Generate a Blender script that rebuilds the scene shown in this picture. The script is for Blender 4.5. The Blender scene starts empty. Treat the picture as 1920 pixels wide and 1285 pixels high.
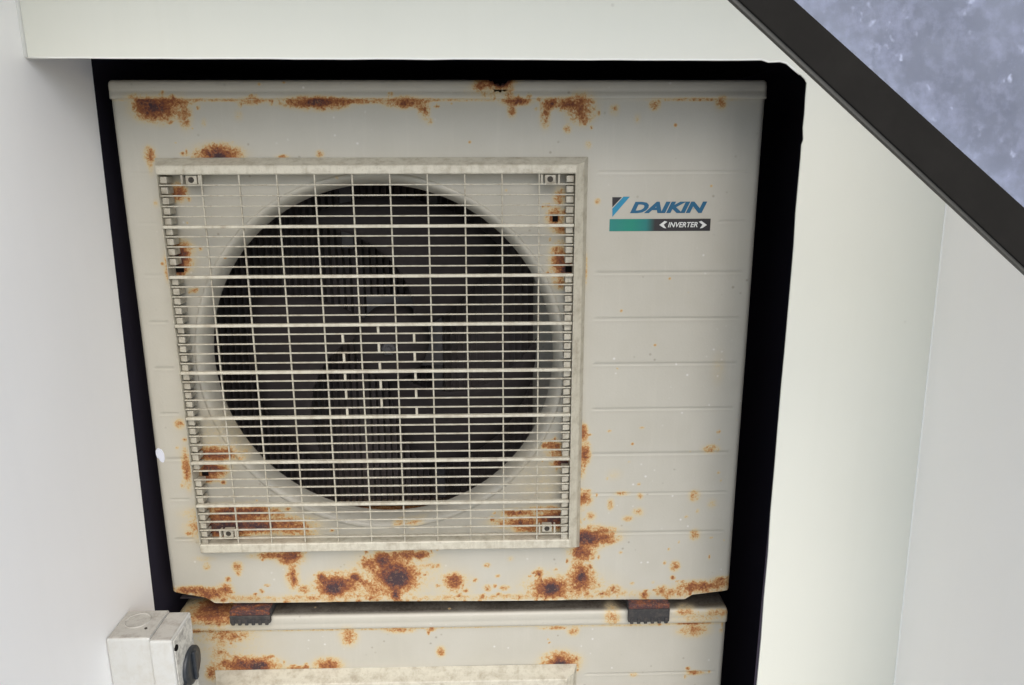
import bpy, bmesh, math, random
import numpy as np
from mathutils import Vector, Euler
random.seed(7); np.random.seed(7)
SC = bpy.context.scene
COL = SC.collection

# ------------------------------------------------------------------ camera
CAM_ROT = Euler((1.31925, 0.00208, -0.024996))
CAM_LOC = Vector((0.3879, -1.02246, 0.09847))
FPX = 1400.0                       # focal length in pixels of a 1920 px wide picture
cd = bpy.data.cameras.new("camera"); cam = bpy.data.objects.new("camera", cd); COL.objects.link(cam)
cam.location = CAM_LOC; cam.rotation_euler = CAM_ROT
cd.sensor_width = 36; cd.lens = FPX/1920*36; cd.clip_start = 0.01; cd.clip_end = 300
SC.camera = cam

# ------------------------------------------------------------------ light
w = bpy.data.worlds.new("World"); SC.world = w; w.use_nodes = True
nt = w.node_tree; bg = nt.nodes["Background"]
sky = nt.nodes.new("ShaderNodeTexSky"); sky.sky_type = 'NISHITA'; sky.sun_disc = False
SUN_EL = math.radians(45); SUN_AZ = math.radians(11)      # azimuth measured from -Y (behind the camera), + to the right
sky.sun_elevation = SUN_EL
sky.air_density = 1.0; sky.dust_density = 2.0; sky.ozone_density = 0.6
sky.sun_rotation = math.pi - SUN_AZ
bg.inputs[1].default_value = 0.15
nt.links.new(sky.outputs[0], bg.inputs[0])
sd = bpy.data.lights.new("sun", 'SUN'); so = bpy.data.objects.new("sun", sd); COL.objects.link(so)
sd.energy = 1.25; sd.angle = math.radians(55); sd.color = (1.0, 0.965, 0.905)
dirv = Vector((math.sin(SUN_AZ)*math.cos(SUN_EL), -math.cos(SUN_AZ)*math.cos(SUN_EL), math.sin(SUN_EL)))
so.rotation_euler = dirv.to_track_quat('Z', 'Y').to_euler(); so.location = (0, -3, 3)
SC.view_settings.view_transform = 'Standard'; SC.view_settings.look = 'None'
SC.view_settings.exposure = 0.68; SC.view_settings.gamma = 1.0

ROTM = CAM_ROT.to_matrix()
def at(u, v, y):
    """the point of the upright plane at depth y that the photograph shows at (u, v)"""
    d = ROTM @ Vector(((u-960)/FPX, -(v-642.5)/FPX, -1)); t = (y-CAM_LOC.y)/d.y
    return CAM_LOC + d*t

# ------------------------------------------------------------------ materials
def mat(name, col=(.5, .5, .5), rough=.5, metal=0.0, spec=.5):
    m = bpy.data.materials.new(name); m.use_nodes = True
    b = m.node_tree.nodes["Principled BSDF"]
    b.inputs["Base Color"].default_value = (*col, 1); b.inputs["Roughness"].default_value = rough
    b.inputs["Metallic"].default_value = metal; b.inputs["Specular IOR Level"].default_value = spec
    return m
def N(m, t, **kw):
    n = m.node_tree.nodes.new(t)
    for k, v in kw.items(): setattr(n, k, v)
    return n
def L(m, a, b): m.node_tree.links.new(a, b)
def math_(m, op, a, b=None, c=None, clamp=False):
    n = N(m, "ShaderNodeMath", operation=op, use_clamp=clamp)
    for i, x in enumerate((a, b, c)):
        if x is None: continue
        if isinstance(x, (int, float)): n.inputs[i].default_value = x
        else: L(m, x, n.inputs[i])
    return n.outputs[0]
def noise(m, scale, detail=4, rough=.55, vec=None, dist=0):
    n = N(m, "ShaderNodeTexNoise"); n.inputs["Scale"].default_value = scale
    n.inputs["Detail"].default_value = detail; n.inputs["Roughness"].default_value = rough
    n.inputs["Distortion"].default_value = dist
    if vec is not None: L(m, vec, n.inputs["Vector"])
    return n.outputs["Fac"]
def wpos(m, scale=(1, 1, 1)):
    g = N(m, "ShaderNodeNewGeometry"); mp = N(m, "ShaderNodeMapping"); mp.inputs["Scale"].default_value = scale
    L(m, g.outputs["Position"], mp.inputs["Vector"]); return mp.outputs[0]
def ramp(m, fac, stops, interp='LINEAR'):
    r = N(m, "ShaderNodeValToRGB"); r.color_ramp.interpolation = interp; e = r.color_ramp.elements
    while len(e) < len(stops): e.new(.5)
    for i, (p, c) in enumerate(stops):
        e[i].position = p; e[i].color = (*c, 1) if len(c) == 3 else c
    L(m, fac, r.inputs[0]); return r.outputs[0]
def mix(m, fac, a, b, mode='MIX'):
    n = N(m, "ShaderNodeMix", data_type='RGBA', blend_type=mode)
    for i, x in ((0, fac), (6, a), (7, b)):
        if isinstance(x, (int, float)): n.inputs[i].default_value = x
        elif isinstance(x, tuple): n.inputs[i].default_value = (*x, 1)
        else: L(m, x, n.inputs[i])
    return n.outputs[2]
def maprange(m, x, a, b, c=0, d=1):
    n = N(m, "ShaderNodeMapRange"); L(m, x, n.inputs[0])
    for i, q in enumerate((a, b, c, d)): n.inputs[i+1].default_value = q
    return n.outputs[0]
def bump(m, h, strength=.3, dist=.001):
    n = N(m, "ShaderNodeBump"); n.inputs["Strength"].default_value = strength; n.inputs["Distance"].default_value = dist
    L(m, h, n.inputs["Height"]); L(m, n.outputs[0], m.node_tree.nodes["Principled BSDF"].inputs["Normal"])
def bsdf(m): return m.node_tree.nodes["Principled BSDF"]

PAINT = (.430, .412, .350)
def painted_metal(name):
    """cream enamel, worn, with rust where the mesh carries the 'rust' attribute"""
    m = mat(name, PAINT, .42)
    at_ = N(m, "ShaderNodeAttribute", attribute_name="rust"); r = at_.outputs["Fac"]
    P = wpos(m)
    n1 = noise(m, 75, 7, .62, P, .6); n2 = noise(m, 330, 5, .6, P)
    n3 = noise(m, 28, 4, .5, P)
    wgt = maprange(m, r, .03, .30, 0, 1)
    n4 = noise(m, 170, 4, .65, P, 1.2)
    a = math_(m, 'MULTIPLY', math_(m, 'SUBTRACT', n1, .5), .80)
    b = math_(m, 'MULTIPLY', math_(m, 'SUBTRACT', n2, .5), .55)
    b = math_(m, 'ADD', b, math_(m, 'MULTIPLY', math_(m, 'SUBTRACT', n4, .5), 1.0))
    v = math_(m, 'ADD', math_(m, 'MULTIPLY', r, .84), math_(m, 'MULTIPLY', math_(m, 'ADD', a, b), wgt))
    # stray pinholes of rust
    vo = N(m, "ShaderNodeTexVoronoi"); vo.inputs["Scale"].default_value = 42; L(m, P, vo.inputs["Vector"])
    pin = math_(m, 'MULTIPLY', maprange(m, vo.outputs["Distance"], .05, .16, .42, 0), maprange(m, n3, .555, .65, 0, 1))
    v = math_(m, 'MAXIMUM', v, pin)
    # enamel: faint blotches, run marks, dust
    streak = noise(m, 1, 4, .6, wpos(m, (120, 20, 9)))
    blot = noise(m, 14, 5, .6, P)
    speck = noise(m, 520, 2, .5, P)
    c = mix(m, maprange(m, blot, .35, .7, 0, .5), PAINT, (.385, .365, .30))
    c = mix(m, maprange(m, streak, .55, .75, 0, .30), c, (.47, .45, .38))
    c = mix(m, maprange(m, speck, .66, .74, 0, .35), c, (.36, .33, .27))
    vc = N(m, "ShaderNodeTexVoronoi"); vc.inputs["Scale"].default_value = 68; L(m, P, vc.inputs["Vector"])      # pale chips and grey flecks
    n5 = noise(m, 21, 3, .5, P)
    c = mix(m, math_(m, 'MULTIPLY', maprange(m, vc.outputs["Distance"], .06, .16, .7, 0), maprange(m, n5, .58, .64, 0, 1)), c, (.62, .62, .60))
    c = mix(m, math_(m, 'MULTIPLY', maprange(m, vc.outputs["Distance"], .06, .18, .6, 0), maprange(m, n5, .44, .38, 0, 1)), c, (.20, .18, .14))
    hole_dirt = maprange(m, noise(m, 45, 3, .5, P), .66, .74, 0, .22)
    c = mix(m, hole_dirt, c, (.40, .38, .33))
    gr = N(m, "ShaderNodeAttribute", attribute_name="grime_shade").outputs["Fac"]      # dirt behind the guard, plus shade painted on lower lid and shroud
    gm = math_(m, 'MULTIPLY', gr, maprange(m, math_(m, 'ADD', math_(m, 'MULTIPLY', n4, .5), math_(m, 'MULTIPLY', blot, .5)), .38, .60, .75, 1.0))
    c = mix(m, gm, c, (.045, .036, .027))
    c = mix(m, math_(m, 'MULTIPLY', maprange(m, r, .015, .30, 0, .75), maprange(m, n1, .3, .6, .5, 1)), c, (.50, .385, .19))
    rustc = ramp(m, v, [(0.0, (.43, .41, .34)), (.15, (.48, .41, .26)), (.26, (.46, .32, .15)), (.40, (.37, .175, .058)),
                        (.55, (.235, .082, .026)), (.70, (.155, .048, .022)), (.86, (.070, .030, .028)), (1.0, (.042, .024, .028))])
    fl = maprange(m, noise(m, 260, 4, .7, P), .54, .72, 0, .62)
    rustc = mix(m, fl, rustc, mix(m, .62, rustc, (.50, .27, .13)))
    f = maprange(m, v, .06, .22, 0, 1)
    L(m, mix(m, f, c, rustc), bsdf(m).inputs["Base Color"])
    L(m, maprange(m, v, .2, .5, .42, .9), bsdf(m).inputs["Roughness"])
    h = math_(m, 'ADD', math_(m, 'MULTIPLY', maprange(m, v, .15, .8, 0, 1), 1.0), math_(m, 'MULTIPLY', n2, .35))
    h = math_(m, 'ADD', h, math_(m, 'MULTIPLY', noise(m, 9, 2, .5, P), 1.2))
    bump(m, h, .55, .0009)
    return m
M_METAL = painted_metal("cream_painted_metal")

def grimy(name, col, dirt, rough=.5, s=60, amt=.5, vertical=True, bmp=.12, spec=.5):
    m = mat(name, col, rough, spec=spec)
    P = wpos(m)
    n = noise(m, s, 6, .65, P); n2 = noise(m, s*6, 3, .6, P)
    c = mix(m, maprange(m, n, .46, .74, 0, amt), col, dirt)
    c = mix(m, maprange(m, n2, .58, .75, 0, amt*.7), c, dirt)
    if vertical:
        st = noise(m, 1, 4, .6, wpos(m, (s*2.2, s*2.2, s*.16)))
        c = mix(m, maprange(m, st, .52, .74, 0, amt*.55), c, dirt)
    L(m, c, bsdf(m).inputs["Base Color"]); bump(m, n2, bmp, .0006)
    return m
M_PLASTIC = grimy("cream_plastic", (.49, .465, .375), (.23, .19, .13), .55, 60, .68)
M_BARS = grimy("dull_cream_plastic", (.43, .405, .325), (.19, .155, .10), .6, 70, .7)
M_DUSTY = grimy("dusty_cream_plastic", (.39, .365, .295), (.16, .13, .09), .6, 70, .7)
M_BOXP = grimy("weathered_white_plastic", (.50, .505, .48), (.36, .32, .24), .40, 40, .38)
M_BOXTOP = grimy("dusty_plastic", (.40, .385, .345), (.20, .18, .15), .75, 75, .75, False, .3)
M_BOXFACE = grimy("scuffed_plastic", (.66, .65, .59), (.13, .12, .11), .5, 85, .85, False, .2)
M_KNOB = grimy("dark_grey_knob_plastic", (.020, .025, .031), (.07, .075, .08), .45, 70, .5, False)
M_RUBBER = grimy("black_ribbed_rubber", (.028, .027, .027), (.10, .085, .07), .8, 120, .6, False)
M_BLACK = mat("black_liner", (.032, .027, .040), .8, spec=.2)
M_DARK = grimy("dark_grey_fan_plastic", (.024, .0205, .0205), (.040, .034, .032), .85, 40, .5, False, .05, .12)
M_BRACKET = grimy("galvanised_bracket", (.05, .048, .052), (.03, .027, .027), .5, 60, .6)
M_COIL = mat("coil_fins", (.115, .10, .098), .8, 0)
M_SCREW = mat("dull_steel", (.05, .043, .034), .65, .4)
M_INNER = mat("dark_inner_paint", (.065, .054, .058), .8, spec=.15)
M_HOLE = mat("dark_hole", (.006, .005, .005), .9, spec=.1)
M_FLAKE = mat("bird_dropping_white", (.58, .60, .66), .8)

def wall_mat(name, col, dirt):
    m = mat(name, col, .48, spec=.35); P = wpos(m)
    n = noise(m, 3.5, 4, .55, P); n2 = noise(m, 260, 3, .6, P); n3 = noise(m, 38, 5, .6, P)
    c = mix(m, maprange(m, n, .35, .7, 0, .5), col, dirt)
    sp = N(m, "ShaderNodeTexVoronoi"); sp.inputs["Scale"].default_value = 24; L(m, P, sp.inputs["Vector"])
    c = mix(m, math_(m, 'MULTIPLY', maprange(m, sp.outputs["Distance"], .02, .07, .5, 0), maprange(m, n3, .60, .66, 0, 1)), c, (.35, .33, .28))
    st = noise(m, 1, 3, .5, wpos(m, (45, 45, 2.2)))
    c = mix(m, maprange(m, st, .5, .8, 0, .28), c, dirt)
    L(m, c, bsdf(m).inputs["Base Color"])
    h = math_(m, 'ADD', math_(m, 'MULTIPLY', n2, .3), math_(m, 'MULTIPLY', n, 3))
    bump(m, h, .18, .001); return m
M_WALL = wall_mat("white_wall_sheet", (.92, .91, .885), (.88, .87, .845))
M_WALL_R = wall_mat("warm_white_wall_sheet", (.93, .895, .83), (.90, .865, .79))
M_BOARD = wall_mat("off_white_board", (.61, .615, .545), (.57, .575, .505))
M_CAULK = mat("white_sealant", (.74, .74, .69), .6)
M_FRAME = grimy("dark_anodised_frame", (.0125, .0115, .0100), (.019, .0175, .0155), .85, 30, .5, False, .05, .10)
M_LIP = grimy("grey_frame_gasket", (.050, .048, .041), (.035, .034, .03), .6, 60, .5, False, .05)

def glass_mat():
    m = mat("frosted_blue_glass", (.27, .28, .40), .30); P = wpos(m, (1.6, 1.6, 1.6))
    n = noise(m, 11, 4, .6, P); n2 = noise(m, 60, 6, .7, P)
    c = mix(m, maprange(m, n, .35, .68, 0, 1), (.140, .156, .198), (.205, .225, .275))
    c = mix(m, maprange(m, n2, .46, .72, 0, .75), c, (.33, .355, .47))
    wob = N(m, "ShaderNodeTexNoise"); wob.inputs["Scale"].default_value = 90; L(m, P, wob.inputs["Vector"])
    def warp(sc):
        a_ = N(m, "ShaderNodeVectorMath", operation='MULTIPLY_ADD'); L(m, wob.outputs["Color"], a_.inputs[0])
        a_.inputs[1].default_value = (.016, .016, .016); L(m, wpos(m, sc), a_.inputs[2]); return a_.outputs[0]
    vo = N(m, "ShaderNodeTexVoronoi"); vo.inputs["Scale"].default_value = 85; L(m, warp((1.6, 1, 1.1)), vo.inputs["Vector"])
    spk = math_(m, 'MULTIPLY', maprange(m, vo.outputs["Distance"], 0.04, .26, 1.0, 0), maprange(m, noise(m, 30, 3, .6, P), .45, .58, 0, 1))
    c = mix(m, spk, c, (.52, .56, .70))
    vo2 = N(m, "ShaderNodeTexVoronoi"); vo2.inputs["Scale"].default_value = 22; L(m, warp((1.9, 1, 1.3)), vo2.inputs["Vector"])
    big = math_(m, 'MULTIPLY', maprange(m, vo2.outputs["Distance"], .03, .30, .9, 0), maprange(m, n2, .47, .62, 0, .8))
    c = mix(m, big, c, (.48, .52, .66))
    ed = N(m, "ShaderNodeAttribute", attribute_name="frost")      # dried white deposit along the frame
    e = math_(m, 'MULTIPLY', ed.outputs["Fac"], maprange(m, n2, .30, .62, .25, 1.0))
    c = mix(m, e, c, (.42, .47, .62))
    L(m, c, bsdf(m).inputs["Base Color"]); bump(m, n2, .1, .0006)
    tr = N(m, "ShaderNodeBsdfTranslucent"); tr.inputs["Color"].default_value = (.62, .65, .80, 1)
    ms = N(m, "ShaderNodeMixShader"); ms.inputs[0].default_value = .40
    L(m, bsdf(m).outputs[0], ms.inputs[1]); L(m, tr.outputs[0], ms.inputs[2])
    L(m, ms.outputs[0], m.node_tree.nodes["Material Output"].inputs["Surface"]); return m
M_GLASS = glass_mat()
M_GROUND = grimy("pale_concrete", (.50, .49, .46), (.30, .29, .27), .85, 3, .6, False, .3)

M_BLUE = mat("badge_blue", (.003, .085, .17), .5); M_CYAN = mat("badge_light_blue", (.01, .20, .33), .5)
M_INK = mat("badge_black", (.010, .010, .012), .5); M_WHITE = mat("badge_white", (.62, .63, .60), .5)
def bar_mat():
    m = mat("badge_teal_to_black", (.0, .3, .25), .4)
    g = N(m, "ShaderNodeAttribute", attribute_name="across")
    c = ramp(m, g.outputs["Fac"], [(0, (.008, .17, .15)), (.22, (.0, .19, .13)), (.36, (.003, .15, .14)), (.45, (.015, .013, .015)), (1, (.012, .011, .012))])
    L(m, c, bsdf(m).inputs["Base Color"]); return m
M_BAR = bar_mat()

# ------------------------------------------------------------------ object helpers
def link(o, parent=None, loc=None):
    COL.objects.link(o)
    if parent is not None: o.parent = parent
    if loc is not None: o.location = loc
    return o
def thing(name, label, cat, base, group=None):
    e = bpy.data.objects.new(name, None); e.empty_display_size = .05; link(e, None, base)
    e["label"] = label; e["category"] = cat
    if group: e["group"] = group
    return e
def mesh_from(name, verts, faces, m, smooth=False):
    me = bpy.data.meshes.new(name); me.from_pydata([tuple(v) for v in verts], [], [tuple(f) for f in faces]); me.update()
    if m: me.materials.append(m)
    if smooth: me.polygons.foreach_set("use_smooth", [True]*len(me.polygons))
    return me
def part(name, me, root, loc=(0, 0, 0)):
    """a part whose mesh is given in world coordinates (+loc), under the empty root"""
    o = bpy.data.objects.new(name, me)
    return link(o, root, Vector(loc)-root.location if root.type == 'EMPTY' else Vector(loc))
class MB:
    def __init__(s): s.b = bmesh.new()
    def box(s, x0, x1, y0, y1, z0, z1, bev=0, seg=2):
        r = bmesh.ops.create_cube(s.b, size=1); vs = r['verts']
        for v in vs: v.co = Vector(((x0+x1)/2+v.co.x*(x1-x0), (y0+y1)/2+v.co.y*(y1-y0), (z0+z1)/2+v.co.z*(z1-z0)))
        if bev:
            es = list({e for v in vs for e in v.link_edges})
            bmesh.ops.bevel(s.b, geom=es, offset=bev, segments=seg, profile=.5, affect='EDGES')
        return s
    def prism(s, poly, a0, a1, axis='y', bev=0):
        """poly: list of 2-D points; extruded from a0 to a1 along axis. axis y -> (x,z); axis x -> (y,z); axis z -> (x,y)"""
        def P(p, a): return {'y': (p[0], a, p[1]), 'x': (a, p[0], p[1]), 'z': (p[0], p[1], a)}[axis]
        lo = [s.b.verts.new(P(p, a0)) for p in poly]; hi = [s.b.verts.new(P(p, a1)) for p in poly]
        n = len(poly); fs = [s.b.faces.new(lo), s.b.faces.new(hi[::-1])]
        for i in range(n): fs.append(s.b.faces.new((lo[i], hi[i], hi[(i+1) % n], lo[(i+1) % n])))
        bmesh.ops.recalc_face_normals(s.b, faces=fs)
        if bev:
            es = list({e for f in fs for e in f.edges})
            bmesh.ops.bevel(s.b, geom=es, offset=bev, segments=2, profile=.5, affect='EDGES')
        return s
    def lathe(s, prof, c, axis='y', n=48, cap=False):
        """prof: [(r, a)] along the axis through c"""
        rings = []
        for r, a in prof:
            ring = []
            for i in range(n):
                t = 2*math.pi*i/n; p, q = r*math.cos(t), r*math.sin(t)
                ring.append(s.b.verts.new({'y': (c[0]+p, a, c[2]+q), 'x': (a, c[1]+p, c[2]+q), 'z': (c[0]+p, c[1]+q, a)}[axis]))
            rings.append(ring)
        fs = []
        for A, B in zip(rings, rings[1:]):
            for i in range(n): fs.append(s.b.faces.new((A[i], A[(i+1) % n], B[(i+1) % n], B[i])))
        if cap: fs.append(s.b.faces.new(rings[0])); fs.append(s.b.faces.new(rings[-1][::-1]))
        bmesh.ops.recalc_face_normals(s.b, faces=fs)
        return s
    def tube(s, pts, r, n=10):
        pts = [Vector(p) for p in pts]; rings = []
        for i, p in enumerate(pts):
            d = (pts[min(i+1, len(pts)-1)]-pts[max(i-1, 0)]).normalized()
            u = d.orthogonal().normalized() if i == 0 else (u-d*u.dot(d)).normalized()
            vv = d.cross(u); rings.append([s.b.verts.new(p+u*r*math.cos(2*math.pi*k/n)+vv*r*math.sin(2*math.pi*k/n)) for k in range(n)])
        for A, B in zip(rings, rings[1:]):
            for i in range(n): s.b.faces.new((A[i], A[(i+1) % n], B[(i+1) % n], B[i]))
        s.b.faces.new(rings[0][::-1]); s.b.faces.new(rings[-1]); return s
    def done(s, name, m, smooth=False):
        me = bpy.data.meshes.new(name); s.b.to_mesh(me); s.b.free()
        if m: me.materials.append(m)
        if smooth: me.polygons.foreach_set("use_smooth", [True]*len(me.polygons))
        return me

# ------------------------------------------------------------------ rust map (places of the stains)
RY = .025
UP = [
 (290,205,30,15,.80),(272,196,18,9,.85),(318,192,34,6,.62),(345,212,11,20,.50),(300,212,26,14,.5),(255,182,15,5,.28),
 (470,190,18,5,.6),(590,193,46,8,.85),(640,190,90,4,.55),(600,198,40,8,.5),(762,193,30,8,.72),(795,206,10,14,.42),(805,228,6,6,.3),
 (905,160,16,13,.5),(937,151,22,8,1.1),(938,158,10,6,1.0),(953,168,10,14,.45),(920,172,34,12,.24),(968,191,22,6,.75),(960,205,8,13,.42),
 (1022,214,9,20,.48),(1034,195,15,8,.6),(1065,196,25,9,.68),(1090,204,22,20,.62),(1094,228,11,7,.45),(1064,242,7,7,.38),
 (1152,206,8,8,.40),(1195,222,6,8,.2),(1228,197,9,8,.45),(1352,193,9,9,.52),(1300,187,70,2.4,.36),(1103,272,6,6,.3),(1120,378,5,5,.38),
 (447,217,7,8,.2),(382,230,4,6,.3),(700,188,260,2.4,.40),(350,188,100,2.4,.4),
 (408,290,33,14,.82),(405,293,18,8,1.0),(281,290,9,11,.5),(281,302,5,18,.3),(530,294,10,3,.4),(600,289,7,6,.36),(293,382,4,5,.28),
 (314,505,4,20,.42),(338,795,8,8,.42),(352,880,6,28,.62),(1098,505,3,26,.32),
 (1092,812,8,14,.72),(1096,850,9,17,.78),(1090,872,8,22,.4),(1093,935,13,13,.72),(1096,1010,30,17,.95),(1130,1010,24,10,.72),(1112,998,40,12,.45),
 (1090,1035,19,17,.85),(1082,1060,12,14,.45),(1107,968,8,8,.36),(1143,945,6,10,.36),(1165,925,12,4,.36),(1175,972,9,5,.42),(1198,930,6,6,.3),
 (1195,960,10,8,.3),(1300,930,9,9,.42),(1333,945,8,8,.24),(1330,842,13,7,.38),(1300,1003,8,9,.45),(1263,1062,8,9,.46),(1345,690,12,28,.12),(1150,890,14,10,.12),
 (520,1042,34,6,.72),(545,1045,20,12,.8),(552,1083,6,16,.78),(550,1078,12,24,.34),(572,1105,12,7,.46),
 (635,1096,34,18,.82),(625,1105,17,12,1.15),(606,1083,8,8,.85),(668,1083,10,8,.85),(645,1100,60,26,.24),
 (742,1080,36,28,.90),(745,1085,24,19,1.25),(720,1050,20,13,.85),(692,1058,15,9,.75),(762,1041,34,8,.62),(790,1040,16,7,.66),(705,1110,20,14,.5),(696,1098,7,7,.5),(742,1116,8,12,.85),(735,1075,75,42,.26),
 (812,1061,13,5,.42),(852,1092,18,15,.66),(850,1088,9,8,.8),(850,1096,36,26,.2),
 (1030,1103,33,18,.74),(1033,1103,17,11,1.2),(1010,1075,7,9,.68),(1088,1088,23,24,.66),(1088,1082,11,17,.95),(1055,1100,75,30,.24),
 (912,1060,6,4,.5),(933,1080,4,3,.42),(913,1102,8,6,.38),(945,1102,9,5,.38),(957,1048,6,5,.2),
 (425,1105,11,9,.66),(448,1063,8,8,.55),(450,1075,5,5,.38),(390,1062,6,6,.33),(385,1048,16,5,.2),
 (365,1108,34,7,.70),(398,1116,22,9,.72),(450,1122,50,6,.30),(590,1122,110,8,.28),(860,1121,330,6,.26),(1100,1114,100,9,.26),
 (1205,1116,8,7,.66),(1238,1108,11,9,.5),(1265,1112,25,9,.46),(1308,1100,34,10,.62),(1352,1092,20,9,.6),(1150,1105,12,7,.44),(1330,1105,45,8,.3),
 # sheet behind the fan guard
 (335,360,12,13,.72),(340,480,17,20,.85),(333,502,14,10,1.1),(350,470,12,14,.5),(1040,408,14,16,.6),(1050,370,10,13,.55),(1052,430,17,8,.46),
 (1050,490,16,28,.75),(1063,505,13,11,1.15),(1050,532,12,9,.46),(405,852,38,11,.8),(398,880,24,13,.9),(392,897,15,7,.65),
 (450,962,62,12,.9),(420,990,42,20,1.0),(470,986,58,12,1.0),(535,985,46,14,.62),(560,1000,28,14,.42),(1035,835,18,7,.75),(1055,868,18,9,.9),(1045,850,20,10,.45),
 (965,962,24,6,.7),(970,980,38,9,.75),(1040,976,32,14,1.0),(1030,958,46,8,.5),(990,992,24,8,.62),(775,980,14,4,.6),(366,545,5,4,.6),(420,820,60,50,.14),(1020,900,60,60,.12)]
LOW = [
 (405,1155,46,12,.62),(392,1150,26,9,.72),(372,1182,30,5,.52),(430,1192,36,12,.44),(415,1222,18,16,.32),(468,1248,42,14,.80),(487,1250,18,11,1.1),(430,1246,22,8,.6),
 (400,1262,10,13,.5),(655,1193,13,15,.56),(750,1182,22,5,.52),(808,1181,7,2.5,.62),(560,1254,16,4,.6),(617,1248,20,12,.72),(827,1222,7,9,.52),
 (1050,1242,27,18,.72),(1050,1248,15,11,1.15),(1025,1252,28,6,.46),(1073,1183,9,8,.5),(1040,1178,25,3,.45),(1145,1155,13,13,.42),
 (1298,1182,24,11,.46),(1298,1169,34,3,.6),(1310,1156,46,10,.25),(1283,1146,16,5,.55),(1345,1146,26,5,.4),(1300,1262,13,4,.6),(1350,1182,4,5,.3),(1186,1265,6,4,.36),
 (700,1180,300,1.8,.30),(1200,1172,150,1.8,.30),(420,1205,80,50,.14)]
def world_blobs(lst):
    out = []
    for u, v, rx, ry, a in lst:
        p = at(u, v, RY); k = (p-CAM_LOC).length/FPX*.985
        out.append((p.x, p.z, rx*k, ry*k*1.06, a))
    return out
def rust_field(x, z, blobs):
    f = np.zeros_like(x)
    for bx, bz, rx, rz, a in blobs:
        d = ((x-bx)/rx)**2+((z-bz)/rz)**2
        sel = d < 9
        g = a*np.exp(-.75*d[sel]**1.15)
        f[sel] = np.maximum(f[sel], g)+.18*np.minimum(f[sel], g)
    return f
def set_attr(me, name, vals):
    a = me.attributes.new(name, 'FLOAT', 'POINT'); a.data.foreach_set("value", np.asarray(vals, dtype=np.float32))

# ------------------------------------------------------------------ the outdoor unit
X0, X1 = -.1177, .7577           # left and right edge of the front
ZB, ZBE = -.5935, -.5735         # bottom edge, and the raised ends of it
ZS, ZT = .1653, .1895            # seam under the cover, top
CC = (.2247, -.1972); RC = .2630 # fan opening in the sheet
GROOVES = [.0701, .0025, -.0697, -.1365, -.2046, -.2741, -.3458, -.411, -.478]

def lines(a, b, step, extra=()):
    s = set(np.round(np.linspace(a, b, int(round((b-a)/step))+1), 6))
    for e in extra:
        s = {q for q in s if abs(q-e) > .0012}
        s.add(round(e, 6))
    return np.array(sorted(s))
def front_panel(dz, blobs, step_hi, z_fine):
    gz = []
    for g in GROOVES: gz += [g-.0042, g-.0022, g, g+.0014]
    xs = lines(X0, X1, .0026, (X0+.0012, X1-.0012, X0+.003, X1-.003))
    za = lines(z_fine, ZS+.001, .0026, [q for q in gz if q > z_fine])
    zb = np.array([q for q in np.arange(ZB, z_fine-.004, .012)]) if z_fine > ZB+.02 else np.array([])
    zs = np.concatenate([zb, za]) if len(zb) else lines(-.598, ZS+.001, .0026, gz)
    X, Z = np.meshgrid(xs, zs); nx, nz = len(xs), len(zs)
    Y = np.full_like(X, RY)
    # rounded vertical edges
    r = .009
    for e, sgn in ((X0, 1), (X1, -1)):
        d = np.clip(r-sgn*(X-e), 0, r); Y += r-np.sqrt(np.maximum(r*r-d*d, 0))
    # pressed horizontal lines: right field, and short marks at the left edge
    for i, g in enumerate(GROOVES):
        zr = g + (X-.6)*.004
        inr = ((X > (.532 if i != 1 else .705)) & (X < X1-.017)).astype(float)
        inl = ((X > X0+.017) & (X < X0+.043)).astype(float) * (1 if i > 2 else .35)
        k = np.maximum(inr, inl)
        prof = np.where(np.abs(Z-g) < .0006, .0017, 0)+np.where(np.abs(Z-(g-.0022)) < .0006, -.0006, 0)+np.where(np.abs(Z-(g-.0042)) < .0006, -.0002, 0)
        Y += prof*k
    # the sheet is a little wavy
    Y += .0006*np.sin(X*17+1)*np.sin(Z*13+.5)
    # bottom edge with raised ends
    def zbot(x): return np.interp(x, (X0, -.066, -.052, .6865, .698, X1), (-.569, -.5805, -.5900, -.5970, -.5890, -.5815))
    Zc = np.maximum(Z, zbot(X))
    V = np.stack([X, Y, Zc], -1).reshape(-1, 3)
    # snap to the round opening
    idx = np.arange(nx*nz).reshape(nz, nx)
    A = np.stack([idx[:-1, :-1], idx[:-1, 1:], idx[1:, 1:], idx[1:, :-1]], -1).reshape(-1, 4)
    cen = V[A].mean(1); rr = np.hypot(cen[:, 0]-CC[0], cen[:, 2]-CC[1])
    flat = (V[A][:, :, 2].max(1)-V[A][:, :, 2].min(1)) < 1e-5
    A = A[(rr > RC) & ~flat]
    inside = np.hypot(V[:, 0]-CC[0], V[:, 2]-CC[1]); s = inside < RC+.0005
    sc = np.where(s, (RC+.0005)/np.maximum(inside, 1e-6), 1)
    V[:, 0] = CC[0]+(V[:, 0]-CC[0])*sc; V[:, 2] = CC[1]+(V[:, 2]-CC[1])*sc
    used = np.unique(A); remap = -np.ones(len(V), int); remap[used] = np.arange(len(used)); V = V[used]; A = remap[A]
    rust = rust_field(V[:, 0], V[:, 2]+dz, blobs)
    me = bpy.data.meshes.new("front_panel")
    me.from_pydata((V+np.array([0, 0, dz])).tolist(), [], A.tolist()); me.update(); me.materials.append(M_METAL)
    me.polygons.foreach_set("use_smooth", [True]*len(me.polygons)); set_attr(me, "rust", rust)
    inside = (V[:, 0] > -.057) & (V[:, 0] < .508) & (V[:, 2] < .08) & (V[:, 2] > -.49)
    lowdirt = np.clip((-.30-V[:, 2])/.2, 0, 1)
    set_attr(me, "grime_shade", np.where(inside, .10+.13*lowdirt, 0)); return me
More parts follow.
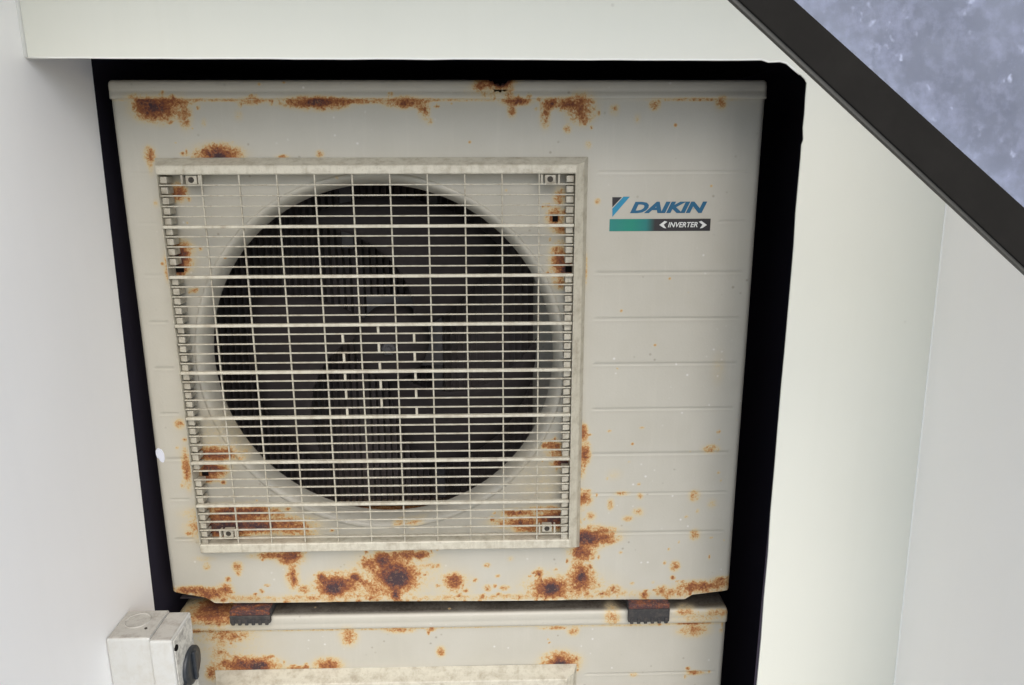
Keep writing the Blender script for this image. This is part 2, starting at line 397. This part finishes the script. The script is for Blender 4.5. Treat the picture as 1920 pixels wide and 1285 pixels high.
def cover_mesh(dz, blobs, notch):
    xs = np.linspace(X0-.0002, X1+.0002, 340); yf = .020; r = .006
    prof = [(RY+.004, ZS+.0006), (yf+.0012, ZS), (yf, ZS+.0012)]
    prof += [(yf+.0002, ZS+q) for q in np.linspace(.004, .0075, 2)]
    prof += [(yf+.0010, ZS+.0095)]                      # faint pressed line along the lip
    prof += [(yf+.0004, ZS+q) for q in (.0115, .014, .016)]
    for k in range(1, 6):
        t = k/5*math.pi/2; prof.append((yf+.0004+r*(1-math.cos(t)), ZT-r+r*math.sin(t)))
    prof += [(y, ZT) for y in np.linspace(.032, .36, 30)]
    prof += [(.362, ZT-.02)]
    P = np.array(prof); nx, npf = len(xs), len(P)
    V = np.zeros((npf, nx, 3)); V[:, :, 0] = xs[None]; V[:, :, 1] = P[:, 0][:, None]; V[:, :, 2] = P[:, 1][:, None]
    # rounded corners seen from the front
    for e, s in ((xs[0], 1), (xs[-1], -1)):
        d = np.clip(.007-s*(V[:, :, 0]-e), 0, .007)
        V[:, :, 2] -= np.where(P[:, 1][:, None] > ZS+.017, .007-np.sqrt(np.maximum(.007**2-d*d, 0)), 0)
        V[:, :, 1] += np.where(P[:, 0][:, None] < .03, .007-np.sqrt(np.maximum(.007**2-d*d, 0)), 0)
    if notch:                                            # the lip is eaten away where it has rusted through
        n = at(937, 150, .02).x; d = np.abs(V[:, :, 0]-n)
        V[:, :, 2] -= np.where((P[:, 1][:, None] > ZS+.012), np.clip(.0055*(1-(d/.013)**2)+.002*np.sin(V[:, :, 0]*1500), 0, 1)*(d < .016), 0)
    idx = np.arange(npf*nx).reshape(npf, nx)
    A = np.stack([idx[:-1, :-1], idx[:-1, 1:], idx[1:, 1:], idx[1:, :-1]], -1).reshape(-1, 4)
    V = V.reshape(-1, 3); rust = rust_field(V[:, 0], np.where(V[:, 1] > .03, V[:, 2]+(V[:, 1]-.03)*.25, V[:, 2])+dz, blobs)
    g = np.clip((V[:, 1]-.0225)/.006, 0, 1)*1.0*(not notch)  # lower unit only: shade under the upper unit, painted dark on the lid
    V[:, 2] += dz
    me = bpy.data.meshes.new("top_cover"); me.from_pydata(V.tolist(), [], A.tolist()); me.update(); me.materials.append(M_METAL)
    me.polygons.foreach_set("use_smooth", [True]*len(me.polygons)); set_attr(me, "rust", rust); set_attr(me, "grime_shade", g); return me

# shared small meshes of the fan guard
GX0, GX1 = -.0560, .4985; GZ1, GZ0 = .0685, -.4745
PV = .068333/5
bar_thin = MB().box(GX0+.001, GX1-.001, -.0002, .0030, -.0009, .0009, .0005, 1).done("bar", M_BARS)
bar_thick = MB().box(GX0+.001, GX1-.001, -.0032, .0036, -.0020, .0020, .0008, 2).done("bar", M_PLASTIC)
bar_upright = MB().box(-.00105, .00105, .0016, .0048, GZ0-.001, GZ1+.001, .0006, 1).done("bar", M_BARS)
bar_short = MB().box(-.0017, .0017, .0004, .0040, -PV/2, PV/2, .0005, 1).done("bar", M_BARS)
def block_mesh():
    b = MB(); b.prism([(-.0055, .0005), (.0035, .0025), (.0055, .0055), (.0055, .020), (-.0055, .020)], -.0043, .0043, 'z', .0008)
    return b.done("block", M_DUSTY)
block_r = block_mesh()
block_l = block_r.copy(); 
for v in block_l.vertices: v.co.x *= -1
block_l.flip_normals()
boss_mesh = MB().box(-.0075, .0075, .0035, .014, -.0058, .0058, .0008, 2).done("screw_boss", M_DUSTY)
def screw_mesh():
    b = MB(); b.lathe([(.0001, .0026), (.0016, .0024), (.0034, .0022), (.0043, .0030), (.0044, .0040)], (0, 0, 0), 'y', 20)
    b.box(-.003, .003, .0016, .0026, -.0005, .0005); b.box(-.0005, .0005, .00158, .00262, -.003, .003)
    return b.done("screw", M_SCREW)
screw_m = screw_mesh()

def rect_loft(rects):
    V = []; F = []
    for x0, x1, z0, z1, y in rects: V += [(x0, y, z0), (x1, y, z0), (x1, y, z1), (x0, y, z1)]
    for k in range(len(rects)-1):
        for i in range(4):
            a = 4*k+i; b_ = 4*k+(i+1) % 4; F.append((a, b_, b_+4, a+4))
    return V, F

def taper(me):
    """the casing is a few millimetres narrower at the top than at the foot"""
    xc = (X0+X1)/2
    for v in me.vertices: v.co.x = xc+(v.co.x-xc)*(1+min(.0065, max(0, (.10-v.co.z)*.0095)))
    return me
def build_unit(dz, blobs, label, hi, badge):
    root = thing("air_conditioner", label, "air conditioner", (.32, .18, ZB+dz-.0195), "outdoor air conditioning units stacked in the recess")
    part("front_panel", taper(front_panel(dz, blobs, .0026, ZB if hi else -.03)), root)
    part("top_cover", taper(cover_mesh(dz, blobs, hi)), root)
    # cabinet shell: sides, back, base
    b = MB()
    b.prism([(X0+.0002, RY+.0092), (X0+.0002, .34), (X0+.0022, .34), (X0+.0022, RY+.0092)], ZBE+dz, ZS+dz+.001, 'z')
    b.prism([(X1-.0002, RY+.0092), (X1-.0002, .34), (X1-.0022, .34), (X1-.0022, RY+.0092)], ZBE+dz, ZS+dz+.001, 'z')
    b.box(X0+.0025, X1-.0025, .338, .340, ZB+dz+.01, ZS+dz)
    me = taper(b.done("cabinet", M_METAL)); part("cabinet", me, root)
    b = MB(); b.box(X0+.062, X1-.062, RY+.0015, .337, ZB+dz+.0075, ZB+dz+.0095)
    b.box(X0+.003, X0+.060, RY+.0015, .337, ZBE+dz+.006, ZBE+dz+.008); b.box(X1-.060, X1-.003, RY+.0015, .337, ZBE+dz+.001, ZBE+dz+.003)
    me = b.done("base_pan", M_METAL); set_attr(me, "rust", [.55]*len(me.vertices)); part("base_pan", me, root)
    # shroud round the fan
    cx, cz = CC; cz += dz
    prof = [(RC+.0050, RY+.0006), (RC+.0045, RY-.0012), (RC+.0020, RY-.0020), (RC-.0020, RY-.0006), (RC-.0060, RY+.005), (RC-.0095, RY+.012), (RC-.0120, RY+.021), (RC-.0125, RY+.028)]
    me = MB().lathe(prof, (cx, 0, cz), 'y', 128).done("fan_shroud", M_METAL, True)
    xs_ = np.array([v.co.x for v in me.vertices]); zs_ = np.array([v.co.z for v in me.vertices])
    set_attr(me, "rust", rust_field(xs_, zs_, blobs)*.9); set_attr(me, "grime_shade", np.where(zs_ < cz, .22, .08)); part("fan_shroud", me, root)  # lower half painted darker to mute its bright upward-facing side
    # fan: hub and three swept blades
    fan = part("fan", MB().lathe([(.001, .098), (.030, .100), (.052, .108), (.058, .120), (.058, .165)], (cx, 0, cz), 'y', 40).done("hub", M_DARK, True), root)
    for k in range(3):
        V = []; F = []; nr, na = 9, 10
        for i in range(nr):
            r = .050+(.229-.050)*i/(nr-1)
            for j in range(na):
                s = j/(na-1); a = math.radians(120*k+25)+math.radians(20+62*(i/(nr-1))**.7)*(s-.15)+.5*(i/(nr-1))
                V.append((cx+r*math.cos(a), .150-.052*s*(.6+.4*i/(nr-1)), cz+r*math.sin(a)))
        n = len(V); V += [(x, y+.003, z) for x, y, z in V]
        for i in range(nr-1):
            for j in range(na-1):
                a = i*na+j; F.append((a, a+1, a+na+1, a+na)); F.append((n+a, n+a+na, n+a+na+1, n+a+1))
        for j in range(na-1): F.append(((nr-1)*na+j, (nr-1)*na+j+1, n+(nr-1)*na+j+1, n+(nr-1)*na+j))
        for i in range(nr-1):
            F.append((i*na, (i+1)*na, n+(i+1)*na, n+i*na)); F.append((i*na+na-1, n+i*na+na-1, n+(i+1)*na+na-1, (i+1)*na+na-1))
        me = mesh_from("blade", V, F, M_DARK, True); link(bpy.data.objects.new("blade", me), fan)
    b = MB(); b.lathe([(.0005, .0935), (.010, .0935), (.012, .096), (.012, .101)], (cx, 0, cz), 'y', 6); b.lathe([(.0005, .088), (.0045, .088), (.0045, .094)], (cx, 0, cz), 'y', 16)
    link(bpy.data.objects.new("hub_nut", b.done("hub_nut", M_BRACKET)), fan)
    # motor support posts and coil behind the fan
    b = MB(); px = at(815, 480, .215).x; qx = at(648, 390, .215).x; b.box(px-.008, px+.008, .215, .222, cz-.31, cz+.33, .001); b.box(qx-.010, qx+.010, .215, .222, cz+.14, cz+.33, .001); b.box(cx-.05, px+.01, .207, .214, cz-.06, cz+.06, .001)
    part("motor_bracket", b.done("motor_bracket", M_BRACKET), root)
    b = MB()
    for i in range(48):
        x = X0+.012+i*.0118; b.box(x, x+.0009, .300, .325, ZB+dz+.03, ZS+dz-.01)
    b.box(X0+.01, .46, .326, .328, ZB+dz+.03, ZS+dz-.01)
    o = part("coil_fins", b.done("coil_fins", M_COIL), root); o["kind"] = "stuff"
    part("partition", MB().box(.508, .510, RY+.012, .330, ZB+dz+.01, ZS+dz-.004).done("partition", M_INNER), root)
    part("inner_lining", MB().box(X0+.0035, X0+.0045, RY+.013, .298, ZB+dz+.02, ZS+dz-.003).box(X0+.0036, .507, RY+.013, .299, ZS+dz-.0028, ZS+dz-.0016)
         .box(X0+.0036, .507, RY+.013, .299, ZB+dz+.0040, ZB+dz+.0052).done("inner_lining", M_INNER), root)
    # ---- fan guard
    V, F = rect_loft([(-.0670, .5180, -.5005, .0900, RY-.0004), (-.0610, .5115, -.4935, .0835, .010), (-.0578, .5010, -.4890, .0805, .0012),
                      (-.0572, .4998, -.4875, .0790, .0000), (-.0562, .4988, -.4760, .0700, -.0006), (GX0, GX1, GZ0, GZ1, .0006), (GX0, GX1, GZ0, GZ1, RY-.0005)])
    me = mesh_from("grille", V, F, M_PLASTIC)
    g = part("grille", me, root, (0, 0, dz))
    G = lambda name, m_, loc: link(bpy.data.objects.new(name, m_), g, loc)
    for k in range(1, 40): G("bar", bar_thick if k % 5 == 0 else bar_thin, (random.uniform(-.0002, .0002), random.uniform(-.0002, .0002), GZ1-.00017-k*PV+random.uniform(-.00025, .00025)))
    for c in range(10): G("bar", bar_upright, (c*.05, 0, 0))
    for j in range(10):
        for x in ((4.5,) if j % 2 == 0 else (3.5, 5.5)): G("bar", bar_short, (x*.05, 0, GZ1-.00017-(15.5+j)*PV))
    for k in range(40):
        z = GZ1-.00017-(k+.5)*PV
        if k == 39: z += .0012
        if k not in (9, 31): G("block", block_l, (GX0+.0058, 0, z))
        if k not in (9, 30): G("block", block_r, (GX1-.0062, 0, z))
    for x, z in ((-.0135, .0615), (.4650, .0612), (-.0140, -.4585), (.4655, -.4575)):
        bo = G("screw_boss", boss_mesh, (x, 0, z)); G("screw", screw_m, (x, .0008, z))
        for s in (-.0115, .0115): G("rib", rib_mesh, (x+s, 0, z))
    # square clip hole in the sheet, right of the fan
    p = at(1041, 409, RY); part("clip_hole", MB().box(p.x-.0038, p.x+.0038, RY-.0007, RY+.002, p.z-.0052+dz, p.z+.0052+dz).done("clip_hole", M_HOLE), root)
    for u, v, s in ((337, 505, 1), (1068, 505, 1), (385, 888, .8), (1063, 874, .8)):
        p = at(u, v, RY); part("clip_hole", MB().box(p.x-.006*s, p.x+.006*s, RY-.0008, RY+.002, p.z-.0042*s+dz, p.z+.0042*s+dz).done("clip_hole", M_HOLE), root)
    # feet
    for ul, ur, vb in ((431, 507, 1171), (1178, 1255, 1168)):
        zb = ZB+dz; yf = .0110
        x0, x1 = at(ul, vb, yf).x, at(ur, vb, yf).x; z0 = at(ul, vb, yf).z+dz
        b = MB(); n = 6
        b.box(x0, x1, yf, .0194, z0, zb-.0120, .0012, 1); b.box(x0, x1, .0196, .060, zb-.0192, zb-.0062, .0010, 1)
        for i in range(n):
            xx = x0+(x1-x0)*(i+.5)/n; b.box(xx-.0028, xx+.0028, yf-.0020, yf+.0015, z0-.0018, z0+.0085, .0010, 1)
        part("foot_pad", b.done("foot_pad", M_RUBBER), root)
        b = MB(); b.box(x0+.0006, x1-.0006, yf+.0012, .0192, zb-.0119, zb-.0030, .0010, 1); b.box(x0+.001, x1-.001, .0198, .058, zb-.0060, zb-.0036, .0008, 1)
        me = b.done("foot_bracket", M_METAL); bmesh_sub(me); vs = me.vertices
        set_attr(me, "rust", [1.0+.25*math.sin(v.co.x*300)*math.sin(v.co.y*240) for v in vs]); part("foot_bracket", me, root)
    if badge: add_badge(root, dz)
    return root
def bmesh_sub(me):
    b = bmesh.new(); b.from_mesh(me); bmesh.ops.subdivide_edges(b, edges=b.edges[:], cuts=3, use_grid_fill=True); b.to_mesh(me); b.free()
rib_mesh = MB().box(-.0014, .0014, .0008, .012, -.0062, .0062, .0005, 1).done("rib", M_DUSTY)

def text_mesh(s, width, height, shear, offset, m, name, y0):
    c = bpy.data.curves.new(name, 'FONT'); c.body = s; c.shear = shear; c.offset = offset; c.extrude = .02; c.resolution_u = 3
    o = bpy.data.objects.new("tmp", c); COL.objects.link(o); bpy.context.view_layer.update()
    me = bpy.data.meshes.new_from_object(o.evaluated_get(bpy.context.evaluated_depsgraph_get()))
    bpy.data.objects.remove(o)
    P = np.array([v.co[:] for v in me.vertices]); lo, hi = P.min(0), P.max(0)
    for v in me.vertices:
        x = (v.co.x-lo[0])/(hi[0]-lo[0])*width; z = (v.co.y-lo[1])/(hi[1]-lo[1])*height
        v.co = (x, y0-.00012*(v.co.z > 0), z)
    me.materials.clear(); me.materials.append(m); me.name = name; return me
def add_badge(root, dz):
    yb = RY-.0006
    Q = lambda u, v: (at(u, v, RY).x, at(u, v, RY).z+dz)
    V = []; F = []
    a, b_ = Q(1143, 411), Q(1331, 433); n = 24
    for i in range(n+1):
        x = a[0]+(b_[0]-a[0])*i/n
        for yy in (yb+.0003, yb):
            V += [(x, yy, b_[1]), (x, yy, a[1])]
    for i in range(n):
        k = 4*i; F += [(k+2, k+6, k+7, k+3), (k, k+1, k+5, k+4), (k+3, k+7, k+5, k+1), (k, k+4, k+6, k+2)]
    F += [(0, 2, 3, 1), (4*n, 4*n+1, 4*n+3, 4*n+2)]
    me = mesh_from("badge", V, F, M_BAR); set_attr(me, "across", [(v[0]-a[0])/(b_[0]-a[0]) for v in V])
    o = part("badge", me, root)
    S = lambda name, me_, loc=(0, 0, 0): link(bpy.data.objects.new(name, me_), o, loc)
    S("emblem_corner", MB().prism([Q(1148, 370), Q(1166, 370), Q(1148, 389)], yb, yb+.0004).done("emblem_corner", M_INK))
    S("emblem_stripe", MB().prism([Q(1148, 391.5), Q(1169, 369), Q(1181, 369), Q(1148, 407)], yb, yb+.0004).done("emblem_stripe", M_CYAN))
    p0, p1 = Q(1181, 400), Q(1326, 378)
    S("lettering", text_mesh("DAIKIN", p1[0]-p0[0], p1[1]-p0[1], .30, .05, M_BLUE, "lettering", yb), (p0[0], 0, p0[1]))
    p0, p1 = Q(1252, 426.5), Q(1308, 416.5)
    S("lettering", text_mesh("INVERTER", p1[0]-p0[0], p1[1]-p0[1], .25, .018, M_WHITE, "lettering", yb-.0003), (p0[0], 0, p0[1]))
    for s, u0 in ((1, 1236), (-1, 1325)):
        poly = [(u0, 422), (u0+s*10, 414.5), (u0+s*15, 416), (u0+s*8, 421.5), (u0+s*13, 428.5), (u0+s*8, 427.5)]
        S("chevron", MB().prism([Q(*q) for q in poly], yb-.0004, yb).done("chevron", M_WHITE))

sat = random.Random(21)
def scatter(lst, n_each):
    out = []
    for u, v, rx, ry, a in lst:
        if a < .6 or rx > 60: continue
        for k in range(n_each):
            t = sat.uniform(0, 6.283); q = sat.uniform(1.1, 2.3)
            out.append((u+rx*q*math.cos(t), v+ry*q*math.sin(t), sat.uniform(1.5, 4.5), sat.uniform(1.5, 4.5), sat.uniform(.38, .75)))
    return out
UP = UP+scatter(UP, 3)+[(sat.uniform(420, 1340), 1135-abs(sat.gauss(0, 26)), sat.uniform(1.5, 5), sat.uniform(1.5, 4), sat.uniform(.35, .72)) for k in range(46)]
UP += [(sat.uniform(1110, 1350), sat.uniform(800, 1100), sat.uniform(1.5, 4), sat.uniform(1.5, 4), sat.uniform(.3, .6)) for k in range(20)]
LOW = LOW+scatter(LOW, 3)
UPPER = world_blobs(UP); LOWER = world_blobs(LOW)
build_unit(0, UPPER, "upper cream air conditioner with a blue and teal badge and rusty patches below its grille", True, True)
DZ = -.8030
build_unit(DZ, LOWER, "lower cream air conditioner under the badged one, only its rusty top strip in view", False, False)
# white dropping on the left edge of the upper unit
p = at(301, 853, RY); b = MB(); r_ = random.Random(3)
poly = [(p.x+math.cos(t)*(.0052+.0022*r_.random()), p.z+math.sin(t)*(.0085+.004*r_.random())+.003*math.cos(t)*-1) for t in [2*math.pi*k/18 for k in range(18)]]
b.prism(poly, RY-.0009, RY+.003, 'y', .0004)
o = bpy.data.objects.new("paint_splash", b.done("paint_splash", M_FLAKE)); COL.objects.link(o)
o["label"] = "small white splash on the left edge of the upper air conditioner"; o["category"] = "splash"

# ------------------------------------------------------------------ the recess
GZ = ZB+DZ-.0195
XW = -.1330
YF = -.12
def single(name, me, label, cat, kind=None):
    o = bpy.data.objects.new(name, me); COL.objects.link(o)
    if kind: o["kind"] = kind
    if label: o["label"] = label; o["category"] = cat
    return o
b = MB()   # left wall, its rear edge leans a little
rear = lambda z: .022+(z-.21)*.0382
b.prism([(-.45, GZ), (rear(GZ), GZ), (rear(.9), .9), (-.45, .9)], XW-.012, XW, 'x')
single("wall", b.done("wall", M_WALL), "plain white side wall left of the air conditioners", "wall")
xr = lambda z: .9345+(.03-z)*.0333
b = MB(); vs = []
for z in (GZ, .9):
    for y in (-.43, YF-.0025): vs.append((xr(z), y, z))
    for y in (YF-.0025, -.43): vs.append((xr(z)+.012, y, z))
F = [(3, 2, 1, 0), (4, 5, 6, 7), (0, 1, 5, 4), (1, 2, 6, 5), (2, 3, 7, 6), (3, 0, 4, 7)]
single("wall", mesh_from("wall", vs, F, M_WALL_R), "off white side wall at the right edge, past the corner of the board", "wall")
# board round the opening: one thin sheet, hand cut
Qf = lambda u, v: (at(u, v, YF).x, at(u, v, YF).z)
edge = []
rr = random.Random(11)
x = XW+.0005
while x < Qf(1420, 110)[0]:
    edge.append((x, .2003+(x-XW)*-.002+rr.uniform(-.0003, .0003))); x += .03
edge += [Qf(1427, 112), Qf(1440, 116.5), Qf(1462, 115.5), Qf(1474, 119), Qf(1488, 131), Qf(1499, 140), Qf(1508, 149), Qf(1511.5, 156)]
for v in (180, 215, 240, 262, 272, 300, 340, 400, 460, 520, 580, 650, 720, 800, 880, 960, 1040, 1120, 1200, 1285):
    u = 1511.5-(v-156)*.0826+rr.uniform(-1.1, 1.1)+(2.2 if v == 262 else 0); edge.append(Qf(u, v))
bot = edge[-1][0]+(edge[-1][1]-GZ)*.006
outer = edge+[(bot, GZ), (xr(GZ)-.0005, GZ), (xr(.9)-.0005, .9), (XW+.0005, .9)]
bd = single("front_board", MB().prism(outer, YF-.0022, YF).done("front_board", M_BOARD), "off white board framing the recess above and right of the air conditioners", "board")
# sealant beads in the two corners and along the cut edge
def bead(pts, r, root, name="sealant_bead"):
    o = bpy.data.objects.new(name, MB().tube(pts, r, 8).done(name, M_CAULK, True)); link(o, root); return o
bead([(XW, YF-.0022, .2006), (XW, YF-.0022, .9)], .0030, bd)
bead([(xr(z), YF-.0022, z) for z in (GZ+.001, -.9, -.4, 0, .4, .9)], .0014, bd)
bead([(x_, YF-.0012, z_+.0002) for x_, z_ in edge[:-22]], .0013, bd)
# black lining of the recess
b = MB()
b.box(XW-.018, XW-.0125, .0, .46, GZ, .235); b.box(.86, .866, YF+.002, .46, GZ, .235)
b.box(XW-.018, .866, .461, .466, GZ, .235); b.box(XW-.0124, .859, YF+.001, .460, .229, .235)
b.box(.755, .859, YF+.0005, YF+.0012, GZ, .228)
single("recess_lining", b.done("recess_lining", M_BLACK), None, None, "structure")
# ------------------------------------------------------------------ isolator switch on the left wall
t = thing("isolator_switch", "weathered white isolator switch box with a dark rotary knob on the left wall", "switch", (XW, -.115, -.70))
zt = -.5290; zb_ = -.70
def wedge(x0, x1, ya, yb_, z0, z1, bev): return MB().box(x0, x1, ya, yb_, z0, z1, bev, 3)
body = part("switch_body", wedge(XW+.0005, -.0745, -.1455, -.0815, zb_, zt-.0012, .0022).done("switch_body", M_BOXP), t)
part("top_plate", MB().box(XW+.0022, -.0752, -.1436, -.0832, zt-.0014, zt-.0004, .0004, 1).done("top_plate", M_BOXTOP), t)
# round knockout on the top, partly cut by the wall
cxk, cyk = -.1075, -.1065; V = []
b = MB()
b.lathe([(.0150, zt-.0006), (.0158, zt+.0010), (.0168, zt+.0010), (.0176, zt-.0006)], (cxk, cyk, 0), 'z', 48)
part("knockout", b.done("knockout", M_BOXTOP, True), t)
part("screw", MB().lathe([(.0001, zt+.0006), (.0018, zt+.0006), (.0020, zt-.0008)], (-.0885, -.1245, 0), 'z', 12).done("screw", M_SCREW), t)
cov = part("switch_cover", wedge(-.0730, -.0430, -.1520, -.0865, zb_-.003, zt-.0010, .0024).done("switch_cover", M_BOXP), t)
part("cover_top_plate", MB().box(-.0724, -.0450, -.1495, -.0885, zt-.0012, zt-.0002, .0004, 1).done("cover_top_plate", M_BOXTOP), t)
part("seam_gasket", MB().box(-.0744, -.0731, -.1440, -.0840, zb_+.004, zt-.0030).done("seam_gasket", M_HOLE), t)
part("face_plate", MB().box(-.0432, -.0420, -.1480, -.0900, zb_+.004, zt-.004, .0006, 1).done("face_plate", M_BOXFACE), t)
ky, kz = -.1100, -.5990
kn = part("rotary_knob", MB().lathe([(.0262, -.0419), (.0265, -.0385), (.0255, -.0372), (.0150, -.0368), (.0001, -.0368)], (0, ky, kz), 'x', 48).done("rotary_knob", M_KNOB, True), t)
link(bpy.data.objects.new("knob_grip", MB().box(-.0372, -.0325, ky-.0035, ky+.0035, kz-.022, kz+.022, .0014, 2).done("knob_grip", M_KNOB)), kn)
link(bpy.data.objects.new("lock_tab", MB().prism([(ky-.024, kz-.008), (ky-.034, kz-.0100), (ky-.035, kz-.0135), (ky-.022, kz-.016)], -.0412, -.0370, 'x', .0006).done("lock_tab", M_KNOB)), kn)
part("screw", MB().lathe([(.0045, -.0424), (.0042, -.0405), (.0001, -.0402)], (0, -.1430, kz-.030), 'x', 14).done("screw", M_HOLE), t)
part("screw", MB().lathe([(.0045, -.0424), (.0042, -.0405), (.0001, -.0402)], (0, -.1440, zt-.017), 'x', 14).done("screw", M_HOLE), t)

# ------------------------------------------------------------------ slanting glass panel in the top right corner
t = thing("glass_panel", "frosted blue glass panel in a dark metal frame slanting across the top right corner", "glass panel", (.80, -.54, .0))
YG = -.55
A0, A1 = at(1385, 0, YG), at(1920, 500, YG)      # lower edge of the dark bar
B0, B1 = at(1490, 0, YG), at(1920, 388, YG)      # its upper edge, where the glass starts
def ext(p, q, s): v = q-p; return (p.x+v.x*s, p.z+v.z*s)
cut = lambda p, q: ext(p, q, 1.35)
a_lo, a_hi = ext(A0, A1, -.30), cut(A0, A1)
b_lo, b_hi = ext(B0, B1, -.33), cut(B0, B1)
part("frame_bar", MB().prism([a_lo, a_hi, b_hi, b_lo], YG, YG+.0065, 'y', .0008).done("frame_bar", M_FRAME), t)
nrm = Vector((-(a_hi[1]-a_lo[1]), a_hi[0]-a_lo[0])).normalized()*-1
off = lambda p, k: (p[0]+nrm.x*k, p[1]+nrm.y*k)
part("edge_gasket", MB().prism([off(a_lo, .0026), off(a_hi, .0022), off(a_hi, -.0006), off(a_lo, -.0006)], YG+.0015, YG+.0060, 'y', .0005).done("edge_gasket", M_LIP), t)
xr_, zt_ = a_hi[0], a_lo[1]
part("frame_bar", MB().prism([(xr_-.002, a_hi[1]-.004), (xr_+.030, a_hi[1]-.004), (xr_+.030, zt_+.030), (xr_-.002, zt_+.030)], YG+.0002, YG+.0063, 'y', .0008).done("frame_bar", M_FRAME), t)
part("frame_bar", MB().prism([(a_lo[0]-.004, zt_-.002), (xr_-.003, zt_-.002), (xr_-.003, zt_+.030), (a_lo[0]-.004, zt_+.030)], YG+.0002, YG+.0063, 'y', .0008).done("frame_bar", M_FRAME), t)
part("mounting_arm", MB().box(.9385, .9465, YG+.0066, -.4303, .010, .030, .001, 1).done("mounting_arm", M_FRAME), t)
part("mounting_arm", MB().box(.9385, .9465, YG+.0066, -.4303, .190, .210, .001, 1).done("mounting_arm", M_FRAME), t)
# glass sheet as a grid, with a deposit that is thickest along the frame
V = []; F = []; fr = []; nu, nv = 60, 24
top = Vector((b_lo[0], b_lo[1])); bo = Vector((b_hi[0], b_hi[1])); d = (bo-top); pn = Vector((-d.y, d.x)).normalized()
pn = pn if pn.x > 0 else -pn
corner = Vector((a_hi[0]+.002, a_lo[1]+.002))
for j in range(nv+1):
    s = (j/nv)**1.8
    for i in range(nu+1):
        p = top+d*(i/nu)-pn*.004; q = corner; r = p+(q-p)*s
        V.append((r.x, YG+.0022, r.y)); fr.append(math.exp(-max((r-p).dot(pn)-.002, 0)/.006)*.95)
W = nu+1
for j in range(nv):
    for i in range(nu): a = j*W+i; F.append((a, a+1, a+W+1, a+W))
n = len(V); V += [(x_, y_+.003, z_) for x_, y_, z_ in V]; F += [tuple(n+q for q in reversed(f)) for f in F]; fr += fr
me = mesh_from("glass_sheet", V, F, M_GLASS); set_attr(me, "frost", fr); part("glass_sheet", me, t)

single("shade_slab", MB().box(XW-.012, .92, -.38, YF+.02, .42, .435).done("shade_slab", M_WALL), None, None, "structure")  # unseen slab added overhead to shade the upper parts
# ------------------------------------------------------------------ ground
gp = MB().box(-120, 120, -150, 100, GZ-.1, GZ-.0005).done("ground", M_GROUND)
single("ground", gp, None, None, "structure")
